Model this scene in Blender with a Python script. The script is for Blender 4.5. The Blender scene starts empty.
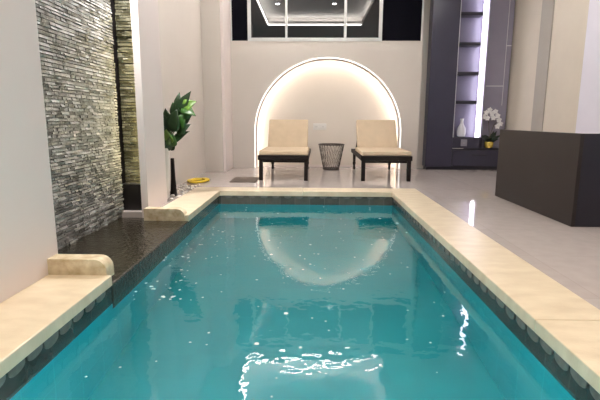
import bpy, bmesh, math, random
from mathutils import Vector, Matrix, Euler
random.seed(7)
sc = bpy.context.scene
COL = sc.collection
PI = math.pi

# ------------------------------------------------------------------ camera
cam_d = bpy.data.cameras.new('camera'); cam = bpy.data.objects.new('camera', cam_d); COL.objects.link(cam)
cam_d.sensor_width = 36.0; cam_d.lens = 455 * 36 / 600; cam_d.clip_start = 0.02
cam.matrix_world = (Matrix.Translation((0, 0, 0.95)) @ Matrix.Rotation(math.radians(1.25), 4, 'Z')
                    @ Matrix.Rotation(math.radians(80.0), 4, 'X') @ Matrix.Rotation(math.radians(0.25), 4, 'Z'))
sc.camera = cam

# ------------------------------------------------------------------ world, exposure, large lights
w = bpy.data.worlds.new('night'); sc.world = w; w.use_nodes = True
w.node_tree.nodes['Background'].inputs[0].default_value = (0.004, 0.005, 0.010, 1)
w.node_tree.nodes['Background'].inputs[1].default_value = 1.0
sc.view_settings.view_transform = 'Standard'; sc.view_settings.look = 'None'
sc.view_settings.gamma = 1.0; sc.view_settings.use_curve_mapping = False
sc.view_settings.exposure = 0.14
LED_TRAY, LED_ARCH, LED_CAB, LED_ROCK = 42.0, 25.0, 10.0, 32.0
DOWN_W, FILL_W, POOL_FILL_W, SPOT_W = 8.0, 27.0, 58.0, 60.0
WARM = (1.0, 0.84, 0.66); SOFT = (1.0, 0.95, 0.91); COOL = (0.86, 0.84, 1.0)

def area(name, loc, rot, power, size, color, shape='DISK', spread=PI, size_y=None):
    d = bpy.data.lights.new(name, 'AREA'); d.energy = power; d.size = size; d.color = color; d.shape = shape
    if size_y: d.size_y = size_y
    d.spread = spread
    o = bpy.data.objects.new(name, d); o.location = loc; o.rotation_euler = rot; COL.objects.link(o); return o

# ------------------------------------------------------------------ materials
def mat(name, color, rough=0.5, metal=0.0, var=0.0, vscale=3.0, bump=0.0, bscale=40.0, spec=0.5, trans=0.0, emit=None, estr=0.0, stretch=None, coat=0.0, color2=None):
    m = bpy.data.materials.new(name); m.use_nodes = True; nt = m.node_tree
    b = nt.nodes['Principled BSDF']; I = b.inputs
    I['Base Color'].default_value = (*color, 1); I['Roughness'].default_value = rough; I['Metallic'].default_value = metal
    I['Specular IOR Level'].default_value = spec; I['Transmission Weight'].default_value = trans
    I['Coat Weight'].default_value = coat; I['Coat Roughness'].default_value = 0.05
    if emit: I['Emission Color'].default_value = (*emit, 1); I['Emission Strength'].default_value = estr
    tc = nt.nodes.new('ShaderNodeTexCoord'); src = tc.outputs['Object']
    if stretch:
        mp = nt.nodes.new('ShaderNodeMapping'); mp.inputs['Scale'].default_value = stretch
        nt.links.new(src, mp.inputs['Vector']); src = mp.outputs['Vector']
    if var or color2:
        n = nt.nodes.new('ShaderNodeTexNoise'); n.inputs['Scale'].default_value = vscale; n.inputs['Detail'].default_value = 6
        nt.links.new(src, n.inputs['Vector'])
        r = nt.nodes.new('ShaderNodeValToRGB')
        c2 = color2 or tuple(c * (1 + var) for c in color); c1 = color if color2 else tuple(c * (1 - var) for c in color)
        r.color_ramp.elements[0].position = 0.3; r.color_ramp.elements[1].position = 0.7
        r.color_ramp.elements[0].color = (*c1, 1); r.color_ramp.elements[1].color = (*c2, 1)
        nt.links.new(n.outputs['Fac'], r.inputs['Fac']); nt.links.new(r.outputs['Color'], I['Base Color'])
    if bump:
        n2 = nt.nodes.new('ShaderNodeTexNoise'); n2.inputs['Scale'].default_value = bscale; n2.inputs['Detail'].default_value = 4
        nt.links.new(src, n2.inputs['Vector'])
        bp = nt.nodes.new('ShaderNodeBump'); bp.inputs['Strength'].default_value = bump; bp.inputs['Distance'].default_value = 0.01
        nt.links.new(n2.outputs['Fac'], bp.inputs['Height']); nt.links.new(bp.outputs['Normal'], I['Normal'])
    return m

def emit_mat(name, color, s):
    return mat(name, (0.8, 0.8, 0.8), emit=color, estr=s)

def tile_mat(name, c1, c2, grout, tw, th, gap=0.004, rough=0.12, axis='xz', bump=0.3, noise=0.0):
    """rectangular tiles; axis picks which object axes run along and up the tiles"""
    m = bpy.data.materials.new(name); m.use_nodes = True; nt = m.node_tree; b = nt.nodes['Principled BSDF']
    tc = nt.nodes.new('ShaderNodeTexCoord'); sp = nt.nodes.new('ShaderNodeSeparateXYZ'); cb = nt.nodes.new('ShaderNodeCombineXYZ')
    nt.links.new(tc.outputs['Object'], sp.inputs[0])
    nt.links.new(sp.outputs[axis[0].upper()], cb.inputs[0]); nt.links.new(sp.outputs[axis[1].upper()], cb.inputs[1])
    br = nt.nodes.new('ShaderNodeTexBrick'); br.offset = 0.0; br.squash = 1.0
    br.inputs['Color1'].default_value = (*c1, 1); br.inputs['Color2'].default_value = (*c2, 1); br.inputs['Mortar'].default_value = (*grout, 1)
    br.inputs['Scale'].default_value = 1.0; br.inputs['Brick Width'].default_value = tw; br.inputs['Row Height'].default_value = th
    br.inputs['Mortar Size'].default_value = gap; br.inputs['Mortar Smooth'].default_value = 0.3
    nt.links.new(cb.outputs[0], br.inputs['Vector'])
    out = br.outputs['Color']
    if noise:
        n = nt.nodes.new('ShaderNodeTexNoise'); n.inputs['Scale'].default_value = 9; n.inputs['Detail'].default_value = 6
        nt.links.new(tc.outputs['Object'], n.inputs['Vector'])
        mx = nt.nodes.new('ShaderNodeMix'); mx.data_type = 'RGBA'; mx.blend_type = 'MULTIPLY'; mx.inputs[0].default_value = noise
        rp = nt.nodes.new('ShaderNodeValToRGB'); rp.color_ramp.elements[0].position = .3; rp.color_ramp.elements[1].position = .7
        rp.color_ramp.elements[0].color = (.3, .3, .3, 1)
        nt.links.new(n.outputs['Fac'], rp.inputs[0])
        nt.links.new(out, mx.inputs[6]); nt.links.new(rp.outputs[0], mx.inputs[7]); out = mx.outputs[2]
    nt.links.new(out, b.inputs['Base Color']); b.inputs['Roughness'].default_value = rough
    bp = nt.nodes.new('ShaderNodeBump'); bp.inputs['Strength'].default_value = bump; bp.inputs['Distance'].default_value = 0.004; bp.invert = True
    nt.links.new(br.outputs['Fac'], bp.inputs['Height']); nt.links.new(bp.outputs['Normal'], b.inputs['Normal'])
    return m

M = {}
M['wall'] = mat('wall_paint', (0.63, 0.575, 0.53), 0.7, var=0.03, vscale=1.2, bump=0.04, bscale=120)
M['wall_white'] = mat('white_paint', (0.77, 0.685, 0.665), 0.6, var=0.02, vscale=1.5)
M['wall_cool_lit'] = mat('cool_lit_white', (0.76, 0.74, 0.84), 0.5, var=0.02)  # white wall with the cool light on it put into the colour
M['wall_beige'] = mat('beige_paint', (0.60, 0.54, 0.46), 0.6, var=0.03)
M['wall_shaded'] = mat('shaded_wall_tone', (0.36, 0.33, 0.29), 0.6, var=0.04)  # shade of a wall face turned from the light, put into the colour
M['tray'] = mat('tray_paint', (0.86, 0.85, 0.83), 0.8, var=0.01)
M['ceil'] = mat('ceiling_paint', (0.72, 0.69, 0.66), 0.8, var=0.02)
M['floor'] = tile_mat('porcelain_floor', (0.50, 0.44, 0.42), (0.53, 0.47, 0.45), (0.42, 0.37, 0.35), 0.8, 0.8, 0.0022, 0.05, 'xy', 0.1, 0.12)
M['trav'] = mat('travertine', (0.64, 0.525, 0.375), 0.3, bump=0.12, bscale=60, vscale=5, stretch=(1.0, 2.2, 1.0), color2=(0.77, 0.66, 0.495))
M['trav_side'] = mat('travertine_edge', (0.52, 0.46, 0.37), 0.4, bump=0.1, bscale=60, var=0.1, vscale=8)
M['trav_dam'] = mat('stained_travertine', (0.44, 0.32, 0.17), 0.45, bump=0.25, bscale=45, vscale=16, color2=(0.76, 0.67, 0.50))
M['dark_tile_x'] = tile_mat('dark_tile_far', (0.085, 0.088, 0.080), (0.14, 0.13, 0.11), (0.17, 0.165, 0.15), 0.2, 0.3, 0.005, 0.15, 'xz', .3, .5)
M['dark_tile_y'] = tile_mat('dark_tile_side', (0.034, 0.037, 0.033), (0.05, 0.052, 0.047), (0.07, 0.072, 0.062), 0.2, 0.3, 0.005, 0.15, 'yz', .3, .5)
M['far_tile_y'] = tile_mat('grey_tile_side', (0.10, 0.10, 0.09), (0.15, 0.145, 0.13), (0.05, 0.05, 0.045), 0.2, 0.3, 0.005, 0.15, 'yz', .3, .6)
M['wet_tile_y'] = tile_mat('wet_ledge_tile', (0.06, 0.066, 0.06), (0.10, 0.105, 0.095), (0.03, 0.033, 0.03), 0.16, 0.09, 0.006, 0.12, 'yz', .4, .6)
M['scallop'] = mat('mortar_scallop', (0.125, 0.122, 0.11), 0.35, var=0.25, vscale=20, bump=0.2)
TEAL1, TEAL2, TGR = (0.008, 0.280, 0.320), (0.010, 0.300, 0.340), (0.016, 0.335, 0.375)
M['teal_x'] = tile_mat('teal_tile_x', TEAL1, TEAL2, TGR, 0.25, 0.25, 0.006, 0.3, 'xz', .1)
M['teal_y'] = tile_mat('teal_tile_y', TEAL1, TEAL2, TGR, 0.25, 0.25, 0.006, 0.3, 'yz', .1)
M['teal_f'] = tile_mat('teal_tile_floor', TEAL1, TEAL2, TEAL2, 0.25, 0.25, 0.004, 0.35, 'xy', .05)
M['wet_ledge'] = mat('wet_ledge_stone', (0.007, 0.006, 0.004), 0.10, vscale=11, bump=1.0, bscale=26, color2=(0.034, 0.028, 0.018))
M['rock'] = mat('wet_slate', (0.13, 0.128, 0.12), 0.22, vscale=7, bump=0.9, bscale=70, color2=(0.42, 0.415, 0.40))
M['rock_olive'] = mat('olive_slate', (0.07, 0.066, 0.04), 0.4, vscale=9, bump=0.8, bscale=55, color2=(0.16, 0.15, 0.10))
M['black_stone'] = mat('black_stone', (0.012, 0.010, 0.010), 0.3, var=0.3, vscale=8)
M['frame_white'] = mat('white_aluminium', (0.62, 0.62, 0.62), 0.4, var=0.02)
M['night_glass'] = mat('night_glass', (0.006, 0.006, 0.008), 0.02, spec=0.9, var=0.1)
M['screen_black'] = mat('black_screen', (0.002, 0.002, 0.005), 0.6, spec=0.05, var=0.1)
M['niche'] = mat('niche_plaster', (0.72, 0.65, 0.58), 0.75, var=0.03, vscale=1.5)
M['cab'] = mat('slate_lacquer', (0.034, 0.032, 0.056), 0.32, var=0.06, vscale=2)
M['cab_dark'] = mat('dark_lacquer', (0.018, 0.017, 0.028), 0.35, var=0.1)
M['cab_back'] = mat('grey_violet_panel', (0.28, 0.26, 0.335), 0.35, var=0.05)
M['cab_niche'] = mat('violet_niche_panel', (0.17, 0.155, 0.225), 0.35, var=0.05)
M['cab_line'] = mat('silver_inlay', (0.7, 0.7, 0.72), 0.3, 0.3, var=0.02)
M['counter_lit'] = mat('lit_taupe_laminate', (0.024, 0.0185, 0.018), 0.5, spec=0.3, var=0.08, vscale=2.5)  # dark counter, its lit pool side put into the colour
M['counter_dim'] = mat('dim_navy_laminate', (0.010, 0.0095, 0.020), 0.38, var=0.08, vscale=2.5)  # same dark counter, the dimmer light on its end put into the colour
M['wood'] = mat('espresso_wood', (0.010, 0.0065, 0.006), 0.45, var=0.4, vscale=6, stretch=(1, 8, 8), spec=0.25)
M['cushion'] = mat('tan_canvas', (0.56, 0.44, 0.31), 0.85, var=0.05, vscale=8, bump=0.25, bscale=180)
M['wire'] = mat('bronze_wire', (0.06, 0.045, 0.04), 0.4, 0.5, var=0.2)
M['plastic'] = mat('white_plastic', (0.78, 0.75, 0.72), 0.3, var=0.02)
M['plastic_d'] = mat('grey_plastic', (0.4, 0.38, 0.37), 0.3, var=0.02)
M['plastic_v'] = mat('grey_violet_plastic', (0.22, 0.21, 0.25), 0.3, var=0.02)
M['pot'] = mat('white_ceramic', (0.80, 0.76, 0.72), 0.3, var=0.02)
M['soil'] = mat('soil', (0.03, 0.02, 0.012), 0.9, var=0.4, vscale=40, bump=0.5)
M['leaf_d'] = mat('dark_leaf', (0.012, 0.034, 0.009), 0.35, var=0.35, vscale=9)
M['leaf_m'] = mat('mid_leaf', (0.026, 0.085, 0.012), 0.35, var=0.3, vscale=9)
M['leaf_l'] = mat('light_leaf', (0.10, 0.20, 0.022), 0.4, var=0.3, vscale=9)
M['stem'] = mat('stem', (0.10, 0.09, 0.03), 0.6, var=0.3, vscale=20)
M['black_cer'] = mat('black_ceramic', (0.006, 0.004, 0.004), 0.45, var=0.2, spec=0.25)
M['yellow'] = mat('yellow_hose', (0.80, 0.56, 0.035), 0.4, var=0.12, vscale=15)
M['mat_brown'] = mat('taupe_mat', (0.115, 0.09, 0.072), 0.7, var=0.15, vscale=30, bump=0.4, bscale=150)
M['pebble'] = mat('white_pebble', (0.72, 0.66, 0.60), 0.5, var=0.15, vscale=20)
M['gold'] = mat('gold_glaze', (0.85, 0.62, 0.14), 0.22, 0.55, var=0.1)
M['petal'] = mat('white_petal', (0.82, 0.80, 0.82), 0.6, var=0.05, vscale=20)
M['orchid_leaf'] = mat('orchid_leaf', (0.008, 0.02, 0.010), 0.4, var=0.3)
M['vase'] = mat('frosted_glass', (0.86, 0.86, 0.90), 0.15, trans=0.25, var=0.02)
M['foam'] = mat('foam', (0.62, 0.76, 0.76), 0.4, var=0.05)
M['led_tray'] = emit_mat('cove_led', (1.0, 0.95, 0.90), LED_TRAY)
M['led_arch'] = emit_mat('arch_led', (1.0, 0.91, 0.80), LED_ARCH)
M['glow_edge'] = emit_mat('edge_glow', (1.0, 0.96, 0.90), 1.3)
M['led_cab'] = emit_mat('cabinet_led', (0.93, 0.88, 1.0), LED_CAB)
M['led_rock'] = emit_mat('warm_led', (1.0, 0.88, 0.50), LED_ROCK)
M['lamp'] = emit_mat('lamp_diffuser', (1.0, 0.92, 0.84), 6.0)
M['lamp_pool_fill'] = emit_mat('pool_fill_lens', (0.85, 1.0, 1.0), 4.0)

def water_mat():
    m = bpy.data.materials.new('pool_water'); m.use_nodes = True; nt = m.node_tree
    b = nt.nodes['Principled BSDF']; I = b.inputs
    I['Base Color'].default_value = (0.86, 0.99, 1.0, 1); I['Roughness'].default_value = 0.0
    I['IOR'].default_value = 1.333; I['Transmission Weight'].default_value = 1.0
    tc = nt.nodes.new('ShaderNodeTexCoord')
    n = nt.nodes.new('ShaderNodeTexNoise'); n.inputs['Scale'].default_value = 2.6; n.inputs['Detail'].default_value = 3.0; n.inputs['Distortion'].default_value = 0.4
    nt.links.new(tc.outputs['Object'], n.inputs['Vector'])
    n3 = nt.nodes.new('ShaderNodeTexNoise'); n3.inputs['Scale'].default_value = 11.0; n3.inputs['Detail'].default_value = 2.0
    nt.links.new(tc.outputs['Object'], n3.inputs['Vector'])
    ad = nt.nodes.new('ShaderNodeMath'); ad.operation = 'MULTIPLY_ADD'; ad.inputs[1].default_value = 0.17
    nt.links.new(n3.outputs['Fac'], ad.inputs[0]); nt.links.new(n.outputs['Fac'], ad.inputs[2])
    bp = nt.nodes.new('ShaderNodeBump'); bp.inputs['Strength'].default_value = 0.10; bp.inputs['Distance'].default_value = 0.05
    nt.links.new(ad.outputs[0], bp.inputs['Height']); nt.links.new(bp.outputs['Normal'], I['Normal'])
    return m
M['water'] = water_mat()

# ------------------------------------------------------------------ mesh helpers
def BM(): return bmesh.new()

def box(bm, x0, x1, y0, y1, z0, z1, bev=0.0, seg=2):
    r = bmesh.ops.create_cube(bm, size=1.0)
    vs = r['verts']
    for v in vs:
        v.co = Vector(((x0 + x1) / 2 + v.co.x * (x1 - x0), (y0 + y1) / 2 + v.co.y * (y1 - y0), (z0 + z1) / 2 + v.co.z * (z1 - z0)))
    if bev:
        es = list({e for v in vs for e in v.link_edges})
        bmesh.ops.bevel(bm, geom=es, offset=bev, segments=seg, profile=0.5, affect='EDGES')
    return bm

def prism(bm, pts, axis, a, b):
    """extrude a closed outline: axis 'x','y','z'; pts are the other two coordinates in xyz order"""
    def mk(p, t):
        return {'x': (t, p[0], p[1]), 'y': (p[0], t, p[1]), 'z': (p[0], p[1], t)}[axis]
    va = [bm.verts.new(mk(p, a)) for p in pts]; vb = [bm.verts.new(mk(p, b)) for p in pts]
    n = len(pts)
    bm.faces.new(va); bm.faces.new(vb[::-1])
    for i in range(n):
        j = (i + 1) % n
        bm.faces.new((va[j], va[i], vb[i], vb[j]))
    return bm

def tube(bm, pts, r, seg=8, closed=False, r_end=None):
    pts = [Vector(p) for p in pts]; n = len(pts); rings = []
    for i, p in enumerate(pts):
        if closed: d = pts[(i + 1) % n] - pts[i - 1]
        else: d = pts[min(i + 1, n - 1)] - pts[max(i - 1, 0)]
        d.normalize()
        u = d.cross(Vector((0, 0, 1)))
        if u.length < 0.05: u = d.cross(Vector((0, 1, 0)))
        u.normalize(); v = d.cross(u)
        rr = r if r_end is None else r + (r_end - r) * i / max(1, n - 1)
        rings.append([bm.verts.new(p + (u * math.cos(2 * PI * k / seg) + v * math.sin(2 * PI * k / seg)) * rr) for k in range(seg)])
    for i in range(n if closed else n - 1):
        a, b = rings[i], rings[(i + 1) % n]
        for k in range(seg):
            bm.faces.new((a[k], a[(k + 1) % seg], b[(k + 1) % seg], b[k]))
    if not closed:
        bm.faces.new(rings[0][::-1]); bm.faces.new(rings[-1])
    return bm

def lathe(bm, prof, cx=0, cy=0, seg=32):
    rings = [[bm.verts.new((cx + r * math.cos(2 * PI * k / seg), cy + r * math.sin(2 * PI * k / seg), z)) for k in range(seg)] for r, z in prof]
    for a, b in zip(rings, rings[1:]):
        for k in range(seg):
            bm.faces.new((a[k], a[(k + 1) % seg], b[(k + 1) % seg], b[k]))
    bm.faces.new(rings[0][::-1]); bm.faces.new(rings[-1])
    return bm

def blob(bm, c, r, sub=2, jit=0.0):
    res = bmesh.ops.create_icosphere(bm, subdivisions=sub, radius=1.0)
    for v in res['verts']:
        k = 1 + random.uniform(-jit, jit)
        v.co = Vector((c[0] + v.co.x * r[0] * k, c[1] + v.co.y * r[1] * k, c[2] + v.co.z * r[2] * k))
    return bm

def obj(name, bm, m, parent=None, smooth=False, kind=None):
    bmesh.ops.recalc_face_normals(bm, faces=bm.faces)
    me = bpy.data.meshes.new(name); bm.to_mesh(me); bm.free(); me.materials.append(m)
    if smooth:
        for p in me.polygons: p.use_smooth = True
        try: me.set_sharp_from_angle(angle=math.radians(40))
        except Exception: pass
    o = bpy.data.objects.new(name, me); COL.objects.link(o)
    if parent: o.parent = parent
    if kind: o['kind'] = kind
    return o

def struct(name, bm, m, parent=None):
    o = obj(name, bm, m, parent)
    if parent is None: o['kind'] = 'structure'
    return o

def tag(o, label, cat, group=None, kind=None):
    o['label'] = label; o['category'] = cat
    if group: o['group'] = group
    if kind: o['kind'] = kind
    return o

def thing(name, label, cat, loc=(0, 0, 0), rz=0.0, group=None):
    o = bpy.data.objects.new(name, None); COL.objects.link(o); o.empty_display_size = 0.1
    o.location = loc; o.rotation_euler = (0, 0, rz)
    return tag(o, label, cat, group)

def B(*a, **k): return box(BM(), *a, **k)

# ------------------------------------------------------------------ setting
PL, PR, PF, PN = -1.22, 1.10, 6.05, -0.9       # pool edges
WZ = -0.178                                    # water level
DEEP = -1.02
CH = 3.60                                      # ceiling height
FZ = -0.008

f = BM()
box(f, 1.49, 4.05, -3.2, 9.6, -0.15, FZ)
box(f, -2.4, 1.49, 6.40, 9.6, -0.15, FZ)
box(f, -2.4, -1.62, 4.62, 6.40, -0.15, FZ)
box(f, -2.4, 1.49, -3.2, -1.28, -0.15, FZ)
box(f, -2.4, -1.66, -1.28, 2.70, -0.15, FZ)
struct('floor', f, M['floor'])

# travertine coping
def coping(name, slabs):
    b = BM()
    for s in slabs: box(b, *s, -0.068, 0.0, bev=0.006, seg=2)
    return struct(name, b, M['trav'])
coping('trim_1', [(PR, 1.49, PN - .38, 2.10), (PR, 1.49, 2.103, PF)])
coping('trim_2', [(-1.62, -0.1, PF + .002, 6.40), (-0.097, 1.49, PF + .002, 6.40)])
coping('trim_3', [(-1.62, PL, 4.46, PF)])
coping('trim_4', [(-1.66, PL, PN - .38, 0.9), (-1.66, PL, 0.903, 2.665)])
coping('trim_5', [(PL, PR, PN - .38, PN)])

# pool shell
e = 0.012
struct('wall_pool_far', B(PL - .1, PR + .1, PF + e, PF + .1, DEEP, -0.21), M['teal_x'])
struct('wall_pool_right', B(PR + e, PR + .1, PN, PF + .1, DEEP, -0.21), M['teal_y'])
struct('wall_pool_left', B(PL - .1, PL - e, PN, PF + .1, DEEP, -0.21), M['teal_y'])
struct('wall_pool_near', B(PL - .1, PR + .1, PN - .1, PN - e, DEEP, -0.068), M['teal_x'])
struct('floor_pool', B(PL - .1, PR + .1, PN - .1, PF + .1, DEEP - .1, DEEP), M['teal_f'])
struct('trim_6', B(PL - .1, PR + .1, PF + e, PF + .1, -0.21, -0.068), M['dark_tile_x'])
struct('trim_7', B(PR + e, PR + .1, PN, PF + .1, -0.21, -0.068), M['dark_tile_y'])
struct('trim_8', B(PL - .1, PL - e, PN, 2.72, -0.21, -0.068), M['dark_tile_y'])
struct('trim_24', B(PL - .1, PL - e, 4.40, PF + .1, -0.21, -0.068), M['far_tile_y'])
# rounded mortar scallops hanging under the coping
def scallops(name, side, y0, y1, step):
    b = BM(); y = y0
    x = PR + e if side > 0 else PL - e
    while y < y1:
        wd = step * random.uniform(.40, .47); dp = random.uniform(.040, .056)
        pts = [(y - wd, -.068)] + [(y + wd * math.cos(PI + PI * k / 10), -.068 - dp * math.sin(PI * k / 10) ** .45 * (1.1 - .25 * k / 10)) for k in range(1, 10)] + [(y + wd, -.068)]
        prism(b, pts, 'x', x - side * .005, x + side * .001); y += step
    return struct(name, b, M['scallop'])
scallops('trim_9', 1, -0.6, PF - .05, 0.13)
scallops('trim_10', -1, -0.6, 2.6, 0.13)
b = BM(); x = PL + .12
while x < PR - .06:
    wd = .05; pts = [(x - wd, -.068)] + [(x + wd * math.cos(PI + PI * k / 8), -.068 - .03 * math.sin(PI * k / 8) ** .7) for k in range(1, 8)] + [(x + wd, -.068)]
    prism(b, pts, 'y', PF + e - .005, PF + e + .001); x += .16
struct('trim_11', b, M['scallop'])

# water
wb = BM()
vs = [wb.verts.new(p) for p in ((PL - e, PN - e, WZ), (PR + e, PN - e, WZ), (PR + e, PF + e, WZ), (PL - e, PF + e, WZ))]
wb.faces.new(vs)
wo = obj('pool_water', wb, M['water']); tag(wo, 'clear teal water filling the sunken pool', 'water', kind='stuff')

# spillway ledge below the stone wall
lb = B(-2.05, PL - .005, 2.668, 4.60, -0.30, -0.06, bev=0.012)
struct('trim_12', lb, M['wet_ledge'])
struct('trim_13', B(PL - .02, PL - .009, 2.68, 4.43, -0.212, -0.085, bev=0.004), M['wet_tile_y'])
# rounded stone dams that close off both ends of the ledge
def dam(name, x0, x1, y0, y1, z0, z1, r):
    pts = [(x0, z0), (x1, z0), (x1, z1 - r)] + [(x1 - r + r * math.cos(a), z1 - r + r * math.sin(a)) for a in [PI / 2 * k / 8 for k in range(1, 8)]] + [(x1 - r, z1), (x0, z1)]
    b = prism(BM(), pts, 'y', y0, y1)
    return struct(name, b, M['trav_dam'])
dam('trim_14', -1.613, -1.25, 2.655, 2.765, -0.03, 0.10, 0.075)
dam('trim_15', -1.67, -1.26, 4.45, 4.56, -0.061, 0.062, 0.075)

# walls
struct('wall_left', B(-2.15, -1.93, 5.05, 8.34, -0.1, CH), M['wall'])
struct('wall_left_front', B(-1.76, -1.612, -3.2, 2.78, -0.1, CH), M['wall_white'])
struct('wall_left_corner', B(-2.15, -1.60, 8.34, 9.30, -0.1, CH, bev=0.012), M['wall'])
struct('trim_16', B(-1.60, -1.545, 8.36, 9.10, FZ, CH, bev=0.01), M['wall_white'])
struct('wall_left_pillar', B(-1.735, -1.665, 4.58, 5.20, -0.07, CH), M['wall_white'])
struct('wall_left_recess', B(-2.35, -2.12, 2.2, 5.2, -0.3, CH), M['black_stone'])
struct('wall_left_return', B(-2.35, -1.735, 4.90, 5.06, -0.3, CH), M['black_stone'])
struct('wall_left_near_return', B(-2.35, -1.78, 2.4, 2.6, -0.3, CH), M['black_stone'])
struct('wall_rear', B(-2.4, 4.05, -3.4, -3.2, -0.1, CH), M['wall'])
struct('wall_right', B(3.85, 4.05, -3.2, 9.4, -0.1, CH), M['wall_beige'])
struct('trim_17', B(3.835, 3.86, 7.72, 8.10, FZ, CH), M['wall_shaded'])
struct('trim_18', B(3.82, 3.86, 2.0, 6.72, FZ, CH), M['wall_cool_lit'])

# back wall with arched niche and the window opening, one mesh of joined panels
AX, AR, AZ = 0.338, 1.430, 0.69
YB = 9.08
arc = [(AX + AR * math.cos(PI - PI * k / 64), AZ + AR * math.sin(PI * k / 64)) for k in range(65)]
bw = BM()
outline = [(-1.66, -.1), (AX - AR, -.1)] + arc + [(AX + AR, -.1), (2.12, -.1), (2.12, 2.435), (-1.66, 2.435)]
prism(bw, outline, 'y', YB, YB + .13)
box(bw, -1.66, 3.9, YB, YB + .05, 3.47, CH)
box(bw, -1.66, -1.535, YB, YB + .05, 2.435, 3.47)
box(bw, 2.105, 2.12, YB, YB + .05, 2.435, 3.47)
struct('wall_back', bw, M['wall'])
struct('wall_back_side', B(2.12, 3.9, YB + .16, YB + .26, -.1, CH), M['wall'])
# thin plaster lip round the arch
lp = BM()
n = 65
r1, r2 = AR + .012, AR - .028
path_o = [(AX - r1, 0)] + [(AX + r1 * math.cos(PI - PI * k / 64), AZ + r1 * math.sin(PI * k / 64)) for k in range(65)] + [(AX + r1, 0)]
path_i = [(AX - r2, 0)] + [(AX + r2 * math.cos(PI - PI * k / 64), AZ + r2 * math.sin(PI * k / 64)) for k in range(65)] + [(AX + r2, 0)]
def band(bm, po, pi, y0, y1):
    for i in range(len(po) - 1):
        q = []
        for y in (y0, y1):
            q.append([bm.verts.new((p[0], y, p[1])) for p in (po[i], po[i + 1], pi[i + 1], pi[i])])
        a, c = q
        bm.faces.new(a); bm.faces.new(c[::-1])
        for k in range(4):
            bm.faces.new((a[(k + 1) % 4], a[k], c[k], c[(k + 1) % 4]))
    bmesh.ops.remove_doubles(bm, verts=bm.verts, dist=1e-5)
band(lp, path_o, path_i, YB + .118, YB + .132)
struct('trim_19', lp, M['wall_white'])
# recess behind the wall: back panel, outer rim and the hidden strip light
NY = YB + .30
rim = BM()
ro, ri = AR + .09, AR + .06
po = [(AX - ro, 0)] + [(AX + ro * math.cos(PI - PI * k / 64), AZ + ro * math.sin(PI * k / 64)) for k in range(65)] + [(AX + ro, 0)]
pi_ = [(AX - ri, 0)] + [(AX + ri * math.cos(PI - PI * k / 64), AZ + ri * math.sin(PI * k / 64)) for k in range(65)] + [(AX + ri, 0)]
band(rim, po, pi_, YB + .13, NY)
struct('wall_niche_rim', rim, M['niche'])
struct('wall_niche', B(AX - AR - .2, AX + AR + .2, NY, NY + .05, -.1, 2.46), M['niche'])
st = BM(); rs, rq = AR + .058, AR + .046
ps = [(AX - rs, .02)] + [(AX + rs * math.cos(PI - PI * k / 64), AZ + rs * math.sin(PI * k / 64)) for k in range(65)] + [(AX + rs, .02)]
pq = [(AX - rq, .02)] + [(AX + rq * math.cos(PI - PI * k / 64), AZ + rq * math.sin(PI * k / 64)) for k in range(65)] + [(AX + rq, .02)]
band(st, ps, pq, YB + .165, YB + .185)
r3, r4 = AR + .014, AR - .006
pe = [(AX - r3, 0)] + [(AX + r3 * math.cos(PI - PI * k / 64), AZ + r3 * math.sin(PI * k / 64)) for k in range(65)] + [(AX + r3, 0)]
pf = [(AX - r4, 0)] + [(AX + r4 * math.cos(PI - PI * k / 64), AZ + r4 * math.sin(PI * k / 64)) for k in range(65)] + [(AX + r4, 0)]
eb = BM(); band(eb, pe, pf, YB - .011, YB - .0005)  # glowing ring added to stand in for the lit reveal of the arch
eo = obj('arch_edge_glow', eb, M['glow_edge']); tag(eo, 'thin glowing ring added along the outer edge of the arch for its lit reveal', 'light strip')
so = obj('arch_light_strip', st, M['led_arch']); tag(so, 'warm strip light curving round the arched wall niche', 'light strip')
struct('trim_20', B(AX - AR + .01, AX + AR - .01, NY - .02, NY + .001, FZ, .035), M['wall_white'])

# ceiling with a lit tray
TX0, TX1, TY0, TY1 = -1.22, 1.42, 4.60, 8.72
c = BM()
box(c, -2.4, 4.05, -3.4, TY0, CH, CH + .1); box(c, -2.4, 4.05, TY1, 9.4, CH, CH + .1)
box(c, -2.4, TX0, TY0, TY1, CH, CH + .1); box(c, TX1, 4.05, TY0, TY1, CH, CH + .1)
struct('ceiling', c, M['ceil'])
struct('ceiling_tray', B(TX0 - .3, TX1 + .3, TY0 - .3, TY1 + .3, CH + .26, CH + .34), M['tray'])
sk = BM()
box(sk, TX0 - .3, TX0 - .26, TY0 - .3, TY1 + .3, CH + .1, CH + .26); box(sk, TX1 + .26, TX1 + .3, TY0 - .3, TY1 + .3, CH + .1, CH + .26)
box(sk, TX0 - .3, TX1 + .3, TY0 - .3, TY0 - .26, CH + .1, CH + .26); box(sk, TX0 - .3, TX1 + .3, TY1 + .26, TY1 + .3, CH + .1, CH + .26)
struct('trim_21', sk, M['ceil'])
ls = BM()
box(ls, TX0, TX1, TY0 - .012, TY0 + .012, CH - .006, CH + .022)
box(ls, TX0, TX1, TY1 - .012, TY1 + .012, CH - .006, CH + .022)
box(ls, TX0 - .012, TX0 + .012, TY0, TY1, CH - .006, CH + .022)
for x0 in (TX0 - .2, TX1 + .15): box(ls, x0, x0 + .05, TY0, TY1, CH + .101, CH + .12)
for y0 in (TY0 - .2, TY1 + .15): box(ls, TX0, TX1, y0, y0 + .05, CH + .101, CH + .12)
lo = obj('cove_light_strip', ls, M['led_tray']); tag(lo, 'thin bright strip light edging the ceiling tray', 'light strip')

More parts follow.
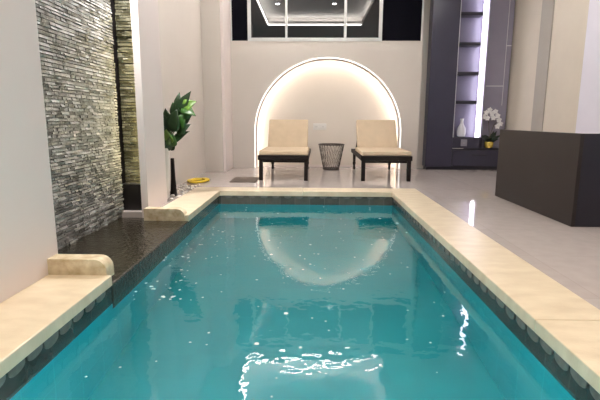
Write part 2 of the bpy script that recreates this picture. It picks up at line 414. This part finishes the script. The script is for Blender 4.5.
# windows: black outer lights and the framed middle window
w1 = struct('window_1', B(-1.535, -1.20, YB + .03, YB + .05, 2.435, 3.47), M['screen_black'])
w2 = struct('window_2', B(1.33, 2.105, YB + .03, YB + .05, 2.435, 3.47), M['screen_black'])
fr = BM()
for s in (-1.535, 2.085): box(fr, s, s + .02, YB + .005, YB + .05, 2.435, 3.47)
struct('trim_22', fr, M['frame_white'])
w3 = BM()
box(w3, -1.21, 1.345, YB - .01, YB + .05, 2.425, 2.49); box(w3, -1.21, 1.345, YB - .01, YB + .05, 3.41, 3.47)
for xa, xb in ((-1.21, -1.145), (-.492, -.452), (.622, .672), (1.280, 1.345)): box(w3, xa, xb, YB - .01, YB + .05, 2.48, 3.45)
wf = struct('window_3', w3, M['frame_white'])
for xa, xb in ((-1.15, -.48), (-.46, .63), (.66, 1.29)):
    obj('pane', B(xa, xb, YB + .012, YB + .02, 2.48, 3.42), M['night_glass'], wf)

# ------------------------------------------------------------------ stacked slate water wall
def ledger(bm, along, y0, y1, face, z0, z1, rh, dmin, dmax, sgn):
    """thin stacked stones; along 'y' (face at x=face) or 'x' (face at y=face)"""
    z = z0
    while z < z1:
        h = rh * random.uniform(.8, 1.2); y = y0 - random.uniform(0, .08); base = random.uniform(dmin, dmax)
        while y < y1:
            l = random.uniform(.04, .11); a, b_ = max(y, y0), min(y + l - .001, y1)
            if b_ - a > .01:
                d = base + random.uniform(-.003, .003); g = h * random.uniform(.16, .3)
                n0 = len(bm.verts)
                if along == 'y': box(bm, face - .05, face + d * sgn, a, b_, z, z + h - g)
                else: box(bm, a, b_, face + d * sgn, face + .05, z, z + h - g)
                bm.verts.ensure_lookup_table()
                t1, t2 = random.uniform(-.0045, .0045), random.uniform(-.003, .003)
                for v in bm.verts[n0:]:                      # every face a little out of true
                    k = (t1 if v.co.z > z + h * .4 else -t1)
                    if along == 'y' and (v.co.x - face) * sgn > -.03: v.co.x += (k + (t2 if v.co.y > (a + b_) / 2 else -t2)) * sgn
                    if along == 'x' and (v.co.y - face) * sgn > -.03: v.co.y += (k + (t2 if v.co.x > (a + b_) / 2 else -t2)) * sgn
            y += l
        z += h
rk = BM(); ledger(rk, 'y', 2.6, 4.67, -1.96, -0.06, CH, .027, -.003, .004, 1)
box(rk, -2.1, -1.985, 2.6, 4.665, -.06, CH)
struct('wall_left_slate', rk, M['rock'])
rk = BM(); ledger(rk, 'x', -1.99, -1.735, 4.84, .27, CH, .03, -.005, .014, -1)
struct('wall_left_slate_return', rk, M['rock_olive'])
struct('trim_23', B(-2.0, -1.737, 4.72, 4.9, -.06, .27), M['black_stone'])
t = thing('pillar_light_strip', 'warm vertical strip light hidden behind the white pillar by the slate wall', 'light strip', (-1.743, 4.775, 0.3))
obj('strip', B(-.006, .006, -.012, .012, 0, 1.42), M['led_rock'], t)
obj('strip', B(-.006, .006, -.012, .012, 1.50, 1.62), M['led_rock'], t)

# ------------------------------------------------------------------ lamps
def round_lamp(x, y, z, r, power, color, label, spread=PI):
    t = thing('ceiling_lamp', label, 'ceiling light', (x, y, z), 0, 'round ceiling lamps')
    obj('rim', lathe(BM(), [(r * 1.12, 0), (r * 1.15, -.012), (r * 1.02, -.02), (r * 1.0, -.008), (r * .9, 0)]), M['frame_white'], t, True)
    obj('diffuser', lathe(BM(), [(r * .99, -.001), (r * .99, -.01), (r * .9, -.013)]), M['lamp'], t)
    a = area('lamp_light', (0, 0, -.025), (0, 0, 0), power, 2 * r, color, spread=spread); a.parent = t
    return t
round_lamp(-0.85, 6.0, CH + .26, .05, DOWN_W, SOFT, 'small recessed ceiling lamp in the tray, nearer the slate wall')
round_lamp(0.58, 6.0, CH + .26, .05, DOWN_W, SOFT, 'small recessed ceiling lamp in the tray, nearer the cabinet')
round_lamp(-1.0, 1.2, CH, .30, FILL_W, WARM, 'unseen round fill lamp added over the near left of the pool', 2.1)  # from here on, unseen fill lamps added to light near pool and right floor
round_lamp(1.8, 1.2, CH, .30, FILL_W, WARM, 'unseen round fill lamp added over the near right of the pool', 2.1)
round_lamp(2.8, 2.4, CH, .30, FILL_W * .8, SOFT, 'unseen round fill lamp added over the floor before the dark counter')
round_lamp(2.7, 7.0, CH, .16, FILL_W * .6, SOFT, 'unseen round fill lamp added over the floor before the cabinet')
t = thing('wall_spotlight', 'small tilted spotlight above the slate wall', 'spotlight', (-1.66, 4.30, 2.75))
obj('mount', B(-.075, .075, .20, .29, -.02, .02, bev=.005), M['frame_white'], t)
obj('arm', tube(BM(), [(0, .21, 0), (0, .12, .03), (0, .02, .03)], .008), M['frame_white'], t, True)
obj('head', lathe(BM(), [(.022, .0), (.03, .0), (.034, .06), (.02, .08)]), M['frame_white'], t, True)
a = area('spot_light', (0, 0, -.005), (0.12, math.radians(-18), 0), SPOT_W, .05, SOFT, spread=2.4); a.parent = t

# unseen underwater lamps added on the near wall to brighten the pool
for i, px in enumerate((-0.6, 0.5)):
    t = thing('pool_fill_lamp', 'unseen round fill lamp added under water on the near pool wall, %s one' % ('left' if i == 0 else 'right'), 'fill light', (px, PN - e, -0.62), 0, 'added underwater fill lamps')
    t.rotation_euler = (-PI / 2, 0, 0)
    obj('rim', lathe(BM(), [(.10, 0), (.10, .015), (.085, .02), (.085, .004)]), M['frame_white'], t, True)
    obj('lens', lathe(BM(), [(.085, .002), (.08, .012), (.05, .016)]), M['lamp_pool_fill'], t, True)
    a = area('pool_fill_light', (0, 0, .03), (PI, 0, 0), POOL_FILL_W, .17, (.9, 1.0, 1.0)); a.parent = t

# ------------------------------------------------------------------ sun loungers
def make_lounger(loc, rz, label):
    W, L = .405, 1.86
    t = thing('sun_lounger', label, 'sun lounger', loc, rz, 'sun loungers before the arch')
    fm = BM()
    box(fm, -W, W, -.012, .04, .325, .40, bev=.006)              # front rail
    box(fm, -W, -W + .05, .04, L, .33, .40, bev=.005); box(fm, W - .05, W, .04, L, .33, .40, bev=.005)
    box(fm, -W + .05, W - .05, L - .05, L, .33, .40, bev=.005); box(fm, -W + .05, W - .05, 1.06, 1.11, .33, .385)
    obj('frame', fm, M['wood'], t)
    sl = BM()
    for k in range(9): box(sl, -W + .05, W - .05, .08 + k * .108, .15 + k * .108, .375, .395)
    obj('slat_panel', sl, M['wood'], t)
    for s in (-1, 1):
        obj('leg', B(s * (W - .045) - .03, s * (W - .045) + .03, .0, .065, 0, .33, bev=.005), M['wood'], t)
        lg = lathe(BM(), [(.022, 0), (.026, .02), (.02, .08), (.032, .12), (.026, .15), (.03, .33)], s * (W - .06), L - .08, 16)
        obj('leg', lg, M['wood'], t, True)
    obj('stretcher', B(-W + .06, W - .06, .05, .075, .285, .318, bev=.004), M['wood'], t)
    # raised back: frame and cushion tilted about the hinge at y = 1.10
    tilt = math.radians(57)
    bk = bpy.data.objects.new('backrest', None)
    bf = BM()
    box(bf, -W + .06, -W + .10, 0, .56, -.035, 0, bev=.004); box(bf, W - .10, W - .06, 0, .56, -.035, 0, bev=.004)
    for k in range(5): box(bf, -W + .10, W - .10, .01 + k * .115, .08 + k * .115, -.03, -.008)
    mx = Matrix.Translation((0, 1.10, .40)) @ Matrix.Rotation(tilt, 4, 'X')
    bmesh.ops.transform(bf, matrix=mx, verts=bf.verts)
    obj('backrest', bf, M['wood'], t)
    for s in (-1, 1):
        pr = tube(BM(), [(s * (W - .07), 1.10 + .34 * math.cos(tilt), .38 + .34 * math.sin(tilt)), (s * (W - .07), 1.62, .36)], .012)
        obj('back_prop', pr, M['wood'], t)
    seat = box(BM(), -.392, .392, .0, 1.12, .40, .475, bev=.022, seg=4)
    obj('seat_cushion', seat, M['cushion'], t, True)
    bc = box(BM(), -.362, .362, .02, .625, .002, .085, bev=.024, seg=4)
    bmesh.ops.transform(bc, matrix=mx, verts=bc.verts)
    obj('back_cushion', bc, M['cushion'], t, True)
    bpy.data.objects.remove(bk)
    return t
make_lounger((-.425, 7.2, FZ), math.radians(-1.0), 'tan cushioned dark wood sun lounger, the one nearer the tall potted plant')
make_lounger((1.205, 7.2, FZ), math.radians(-0.3), 'tan cushioned dark wood sun lounger, the one nearer the tall dark cabinet')

# ------------------------------------------------------------------ wire basket
t = thing('waste_basket', 'tapered bronze wire basket on the floor between the two loungers', 'basket', (.413, 8.92, FZ))
R0, R1, HB = .155, .245, .50
wr = BM(); NB = 26
for k in range(NB):
    a0 = 2 * PI * k / NB
    for sgn in (-1, 1):
        pts = []
        for j in range(13):
            s = j / 12; a = a0 + sgn * .06 * math.sin(s * PI * 3); r = R0 + (R1 - R0) * s
            pts.append((r * math.cos(a), r * math.sin(a), .02 + s * (HB - .04)))
        tube(wr, pts, .0030, 5)
obj('wire_mesh', wr, M['wire'], t)
def ring(R, z, r): return tube(BM(), [(R * math.cos(2 * PI * k / 40), R * math.sin(2 * PI * k / 40), z) for k in range(40)], r, 8, True)
obj('rim', ring(R1, HB - .012, .012), M['wire'], t, True)
obj('base_ring', ring(R0, .016, .014), M['wire'], t, True)
obj('base', lathe(BM(), [(R0 - .005, .004), (R0 - .005, .012)]), M['wire'], t)

# wall sockets
def socket(loc, wd, hd, label, parts=2):
    t = thing('wall_socket', label, 'socket', loc)
    obj('plate', B(-wd / 2, wd / 2, -.012, 0, -hd / 2, hd / 2, bev=.004), M['plastic' if parts > 1 else 'plastic_v'], t)
    for k in range(parts):
        x = (k - (parts - 1) / 2) * wd / parts
        sw = obj('socket_face', B(x - .035, x + .035, -.016, -.011, -.035, .035, bev=.003), M['plastic' if parts > 1 else 'plastic_v'], t)
        hl = BM()
        for s in (-1, 1): box(hl, x + s * .012 - .004, x + s * .012 + .004, -.0175, -.0155, -.012, .006)
        obj('pin_hole', hl, M['plastic_d'], sw)
socket((.19, NY, .815), .27, .13, 'white double wall socket inside the arched niche above the basket')

# ------------------------------------------------------------------ display cabinet
CY = 9.0
t = thing('display_cabinet', 'tall slate violet cabinet with lit open shelves against the back wall', 'cabinet', (2.26, CY, FZ)); cb = t
D0, D1 = 0.0, .235
def L(x): return x - 2.26
obj('side_panel', B(0, .51, -.02, D1, .06, CH + FZ * -1 - .02, bev=.012), M['cab'], t)
obj('plinth', B(.03, L(3.83), .02, D1, 0, .06), M['cab_dark'], t)
obj('back_panel', B(L(2.77), L(3.83), D1 - .015, D1, .06, CH - .02), M['cab_niche'], t)
obj('niche_base', B(L(2.766), L(3.34), -.01, D1 - .016, .43, .635, bev=.003), M['cab'], t)
for z in (1.303, 1.84, 2.38, 2.92, 3.44):
    obj('shelf', B(L(2.77), L(3.21), .03, D1 - .016, z - .03, z + .03), M['cab_dark'], t)
obj('edge_strip', B(L(2.766), L(2.776), -.026, -.018, .635, CH - .02), M['cab_line'], t)
obj('divider', B(L(3.30), L(3.325), -.01, D1 - .016, .43, CH - .02), M['cab_back'], t)
ds = obj('door_panel', B(L(3.325), L(3.83), .15, .18, .43, CH - .02, bev=.003), M['cab_back'], t)
ln = BM()
box(ln, L(3.725), L(3.733), .145, .151, 1.25, 3.3); box(ln, L(3.40), L(3.73), .145, .151, 1.61, 1.625); box(ln, L(3.733), L(3.83), .145, .151, 2.36, 2.375)
obj('inlay', ln, M['cab_line'], ds)
obj('light_strip', B(L(3.215), L(3.285), .02, .05, .637, CH - .03, bev=.006), M['led_cab'], t)
obj('worktop', B(L(2.766), L(3.83), -.02, D1, .40, .43, bev=.004), M['cab_dark'], t)
obj('trim_strip', B(L(2.77), L(2.985), -.026, -.0205, .416, .428), M['plastic_d'], t)
dr = obj('drawer', B(L(2.79), L(3.83), -.018, .05, .075, .385, bev=.004), M['cab'], t)
obj('handle', B(L(3.16), L(3.46), -.026, -.016, .285, .305, bev=.003), M['cab_dark'], dr)
obj('frame', B(L(2.766), L(3.83), .0, .04, .06, .40), M['cab_dark'], t)
socket((2.99, CY - .0105, .53 + FZ), .12, .13, 'grey wall socket on the dark cabinet base under the lit shelves', 1)

# vase in the cabinet
t = thing('vase', 'pale glass vase with a narrow neck in the lit cabinet niche', 'vase', (2.96, CY + .09, .627))
obj('body', lathe(BM(), [(.045, 0), (.075, .02), (.092, .10), (.085, .17), (.045, .235), (.03, .27), (.03, .32), (.042, .36), (.036, .36), (.024, .32)], seg=32), M['vase'], t, True)

# orchid
ox, oy, oz = 3.50, CY + .055, .422
t = thing('potted_orchid', 'white flowering orchid in a gold pot on the cabinet ledge', 'plant', (ox, oy, oz))
obj('pot', lathe(BM(), [(.055, 0), (.075, .03), (.085, .10), (.075, .125), (.065, .125), (.06, .11)], seg=28), M['gold'], t, True)
def leaf(bm, base, tip, wd, droop=0.0, nrm=(0, -1, .3), seg=9, fold=.25, obl=.62):
    base, tip = Vector(base), Vector(tip); d = tip - base; n = Vector(nrm).normalized(); s = d.cross(n)
    if s.length < 1e-4: s = Vector((1, 0, 0))
    s.normalize(); n = s.cross(d).normalized(); rows = []
    for i in range(seg + 1):
        u = i / seg
        k = math.sin(PI * (u ** obl)) if i < seg else 0
        k = max(k, .06) if i < seg else 0.02
        c = base + d * u + n * (droop * math.sin(PI * u)) + Vector((0, 0, -abs(droop) * u * u * .6))
        row = []
        for q in (-1, -.5, 0, .5, 1):
            row.append(bm.verts.new(c + s * (q * wd / 2 * k) + n * (abs(q) * fold * wd / 2 * k)))
        rows.append(row)
    for a, b_ in zip(rows, rows[1:]):
        for k in range(4): bm.faces.new((a[k], a[k + 1], b_[k + 1], b_[k]))
    # underside gives the leaf its thickness
    geo = bmesh.ops.solidify(bm, geom=[f_ for f_ in bm.faces], thickness=.0015) if False else None
    return bm
def solid(o, th=.002):
    m = o.modifiers.new('thickness', 'SOLIDIFY'); m.thickness = th; return o
for k in range(15):
    a = 2 * PI * k / 15 + .3; ln_ = random.uniform(.18, .30)
    solid(obj('leaf', leaf(BM(), (0, 0, .12), (ln_ * math.cos(a) * .75, min(.12, ln_ * math.sin(a) * .6), 0.12 + random.uniform(.06, .26)), .075, .03), M['orchid_leaf'], t, True))
fl = []
for (sx, top) in ((-.10, .66), (.13, .52)):
    pts = [(0, 0, .12), (sx * .15, -.01, .3), (sx * .5, -.02, .5 * top / .66 + .06), (sx, -.03, top), (sx + .06 * (1 if sx > 0 else .8), -.05, top - .03)]
    obj('stem', tube(BM(), pts, .005, 6), M['stem'], t)
for (fx, fz) in ((-.16, .60), (-.12, .68), (-.05, .73), (.0, .66), (-.09, .58), (.06, .70), (.10, .62), (.02, .58), (.14, .54), (.17, .47), (.12, .42)):
    b = BM(); y = random.uniform(-.07, -.03)
    for k in range(5):
        a = 2 * PI * k / 5 + random.uniform(-.2, .2) + PI / 2; r = .058
        leaf(b, (fx, y, fz), (fx + r * math.cos(a), y - .012, fz + r * math.sin(a)), .052, .006, (0, -1, .1), 5, .1, .8)
    blob(b, (fx, y - .012, fz), (.01, .012, .012), 1)
    solid(obj('flower', b, M['petal'], t, True))

# ------------------------------------------------------------------ counter
t = thing('reception_counter', 'large dark boxy counter standing on the tiled floor at right', 'counter', (2.40, 4.13, FZ))
CW, CD, CHH = 1.15, 1.75, .848
obj('side_panel', B(0, .035, 0, CD, 0, CHH, bev=.002), M['counter_lit'], t)
obj('front_panel', B(.0355, CW, 0, .035, 0, CHH, bev=.002), M['counter_dim'], t)
obj('worktop', B(.0355, CW, .0355, CD - .02, .68, .715), M['counter_lit'], t)
obj('back_panel', B(.0355, CW, CD - .04, CD - .005, 0, .679), M['counter_dim'], t)

# ------------------------------------------------------------------ tall planter with plant
t = thing('potted_plant', 'leafy green plant in a tall white pot half behind the white pillar', 'plant', (-1.79, 5.50, FZ))
obj('pot', lathe(BM(), [(.052, 0), (.058, .01), (.084, .60), (.084, .615), (.074, .615), (.072, .57)], seg=36), M['pot'], t, True)
obj('soil', lathe(BM(), [(.073, .56), (.073, .58)], seg=24), M['soil'], t)
def LP(u, v, dy=0): return (-1.75 + (u - 163) * .0122 + 1.79, dy, 1.291 - (v - 90) * .0118)
tr = BM(); tube(tr, [(0, 0, .56), LP(168, 138), LP(171, 125, .01), LP(177, 108, .0)], .012, 8, r_end=.005)
tube(tr, [LP(168, 138), LP(174, 128, -.03), LP(182, 112, -.02)], .008, 8, r_end=.004)
obj('stem', tr, M['stem'], t, True)
LV = [((176, 110), (178.5, 90), 5, 'd', .03), ((176, 112), (191, 89.5), 7, 'd', -.02), ((180, 108), (196, 99.5), 8, 'l', -.05), ((181, 107), (196, 114), 7, 'm', -.06),
      ((169, 130), (164, 106), 9, 'd', .02), ((171, 131), (177, 107), 11, 'd', -.05), ((166, 132), (161, 111), 9, 'd', -.02), ((175, 133), (190, 122), 7, 'd', -.03),
      ((178, 124), (190, 113), 7, 'd', .04), ((167, 143), (166, 127), 11, 'l', -.08), ((175, 130), (184, 110), 9, 'm', -.01), ((171, 141), (187, 129), 6, 'd', .03),
      ((172, 128), (181, 106), 9, 'd', .05), ((165, 140), (158, 122), 9, 'm', .03), ((169, 146), (173, 131), 7, 'm', -.07), ((167, 150), (163, 136), 7, 'd', -.04), ((168, 150), (172, 138), 6, 'd', .02),
      ((176, 116), (171, 100), 7, 'd', .06), ((179, 118), (188, 103), 9, 'm', .05)]
for (bu, bv), (tu, tv), wd, kind, dy in LV:
    b = leaf(BM(), LP(bu, bv, dy * .3), LP(tu, tv, dy + random.uniform(-.03, .03)), wd * .0185, random.uniform(.01, .03), (random.uniform(-.4, .4), -1, random.uniform(.1, .5)), 10, .22)
    solid(obj('leaf', b, M['leaf_' + kind], t, True))

# black tapered floor vase
t = thing('floor_vase', 'slim black tapered vase standing by the tall white pot', 'vase', (-1.73, 5.68, FZ))
obj('body', lathe(BM(), [(.046, 0), (.045, .02), (.037, .09), (.029, .22), (.024, .40), (.022, .475), (.015, .475), (.014, .44)], seg=28), M['black_cer'], t, True)

# coil of yellow hose
t = thing('hose_coil', 'yellow coiled hose lying on the floor by the left wall', 'hose', (-1.745, 7.02, FZ))
pts = []
for k in range(3 * 36 + 10):
    a = 2 * PI * k / 36; r = .15 - .00035 * k; lay = k / 36
    pts.append((r * math.cos(a) * 1.05, (r + .06) * math.sin(a) * 1.15, .015 + .004 * math.sin(a * 2 + lay) + .004))
pts += [(.02, .13, .02), (-.05, .06, .016), (-.10, -.06, .016)]
obj('hose', tube(BM(), pts, .014, 8), M['yellow'], t, True)

# floor mat
tag(obj('floor_mat', B(-1.245, -.84, 6.95, 7.56, FZ + .0005, .003, bev=.002), M['mat_brown']), 'flat taupe mat on the floor beside the lounger nearer the plant', 'mat')

# white pebbles round the pot
pb = blob(BM(), (0, 0, 0), (.022, .017, .011), 2, .06)
p0 = obj('pebble', pb, M['pebble'], None, True)
for i in range(60):
    o = p0 if i == 0 else p0.copy()
    if i: COL.objects.link(o)
    while True:
        x, y = random.uniform(-1.90, -1.62), random.uniform(5.25, 6.65)
        if (x + 1.79) ** 2 + (y - 5.52) ** 2 > .0095 and (x + 1.73) ** 2 + (y - 5.68) ** 2 > .0045: break
    s = random.uniform(.7, 1.35); o.location = (x, y, FZ + .010 * s); o.rotation_euler = (0, 0, random.uniform(0, 6.28)); o.scale = (s, s, s)
    tag(o, 'small white pebble scattered on the floor round the pot and black vase', 'pebble', 'white pebbles by the left wall')
tag(obj('slate_chip', box(BM(), -.06, .06, -.03, .03, 0, .012, bev=.004), M['black_stone']), 'thin dark stone chip among white pebbles by the left wall', 'stone').location = (-1.70, 6.50, FZ)

# foam flecks on the water
fb = BM()
for i in range(210):
    if i < 140: x, y = random.uniform(PL + .03, PR - .05), random.uniform(1.4, 5.9)
    else:
        x, y = PL + .02 + abs(random.gauss(0, .25)), random.uniform(2.6, 4.7)
        if x > PR - .05: x = 0
    s = random.uniform(.004, .011) * (1.6 if random.random() < .15 else 1) * (.7 + y * .09)
    blob(fb, (x, y, WZ + .0006), (s, s * random.uniform(.7, 1.3), .0014), 1, .15)
tag(obj('foam_flecks', fb, M['foam'], None, True), 'white foam flecks drifting on the pool water', 'foam', kind='stuff')
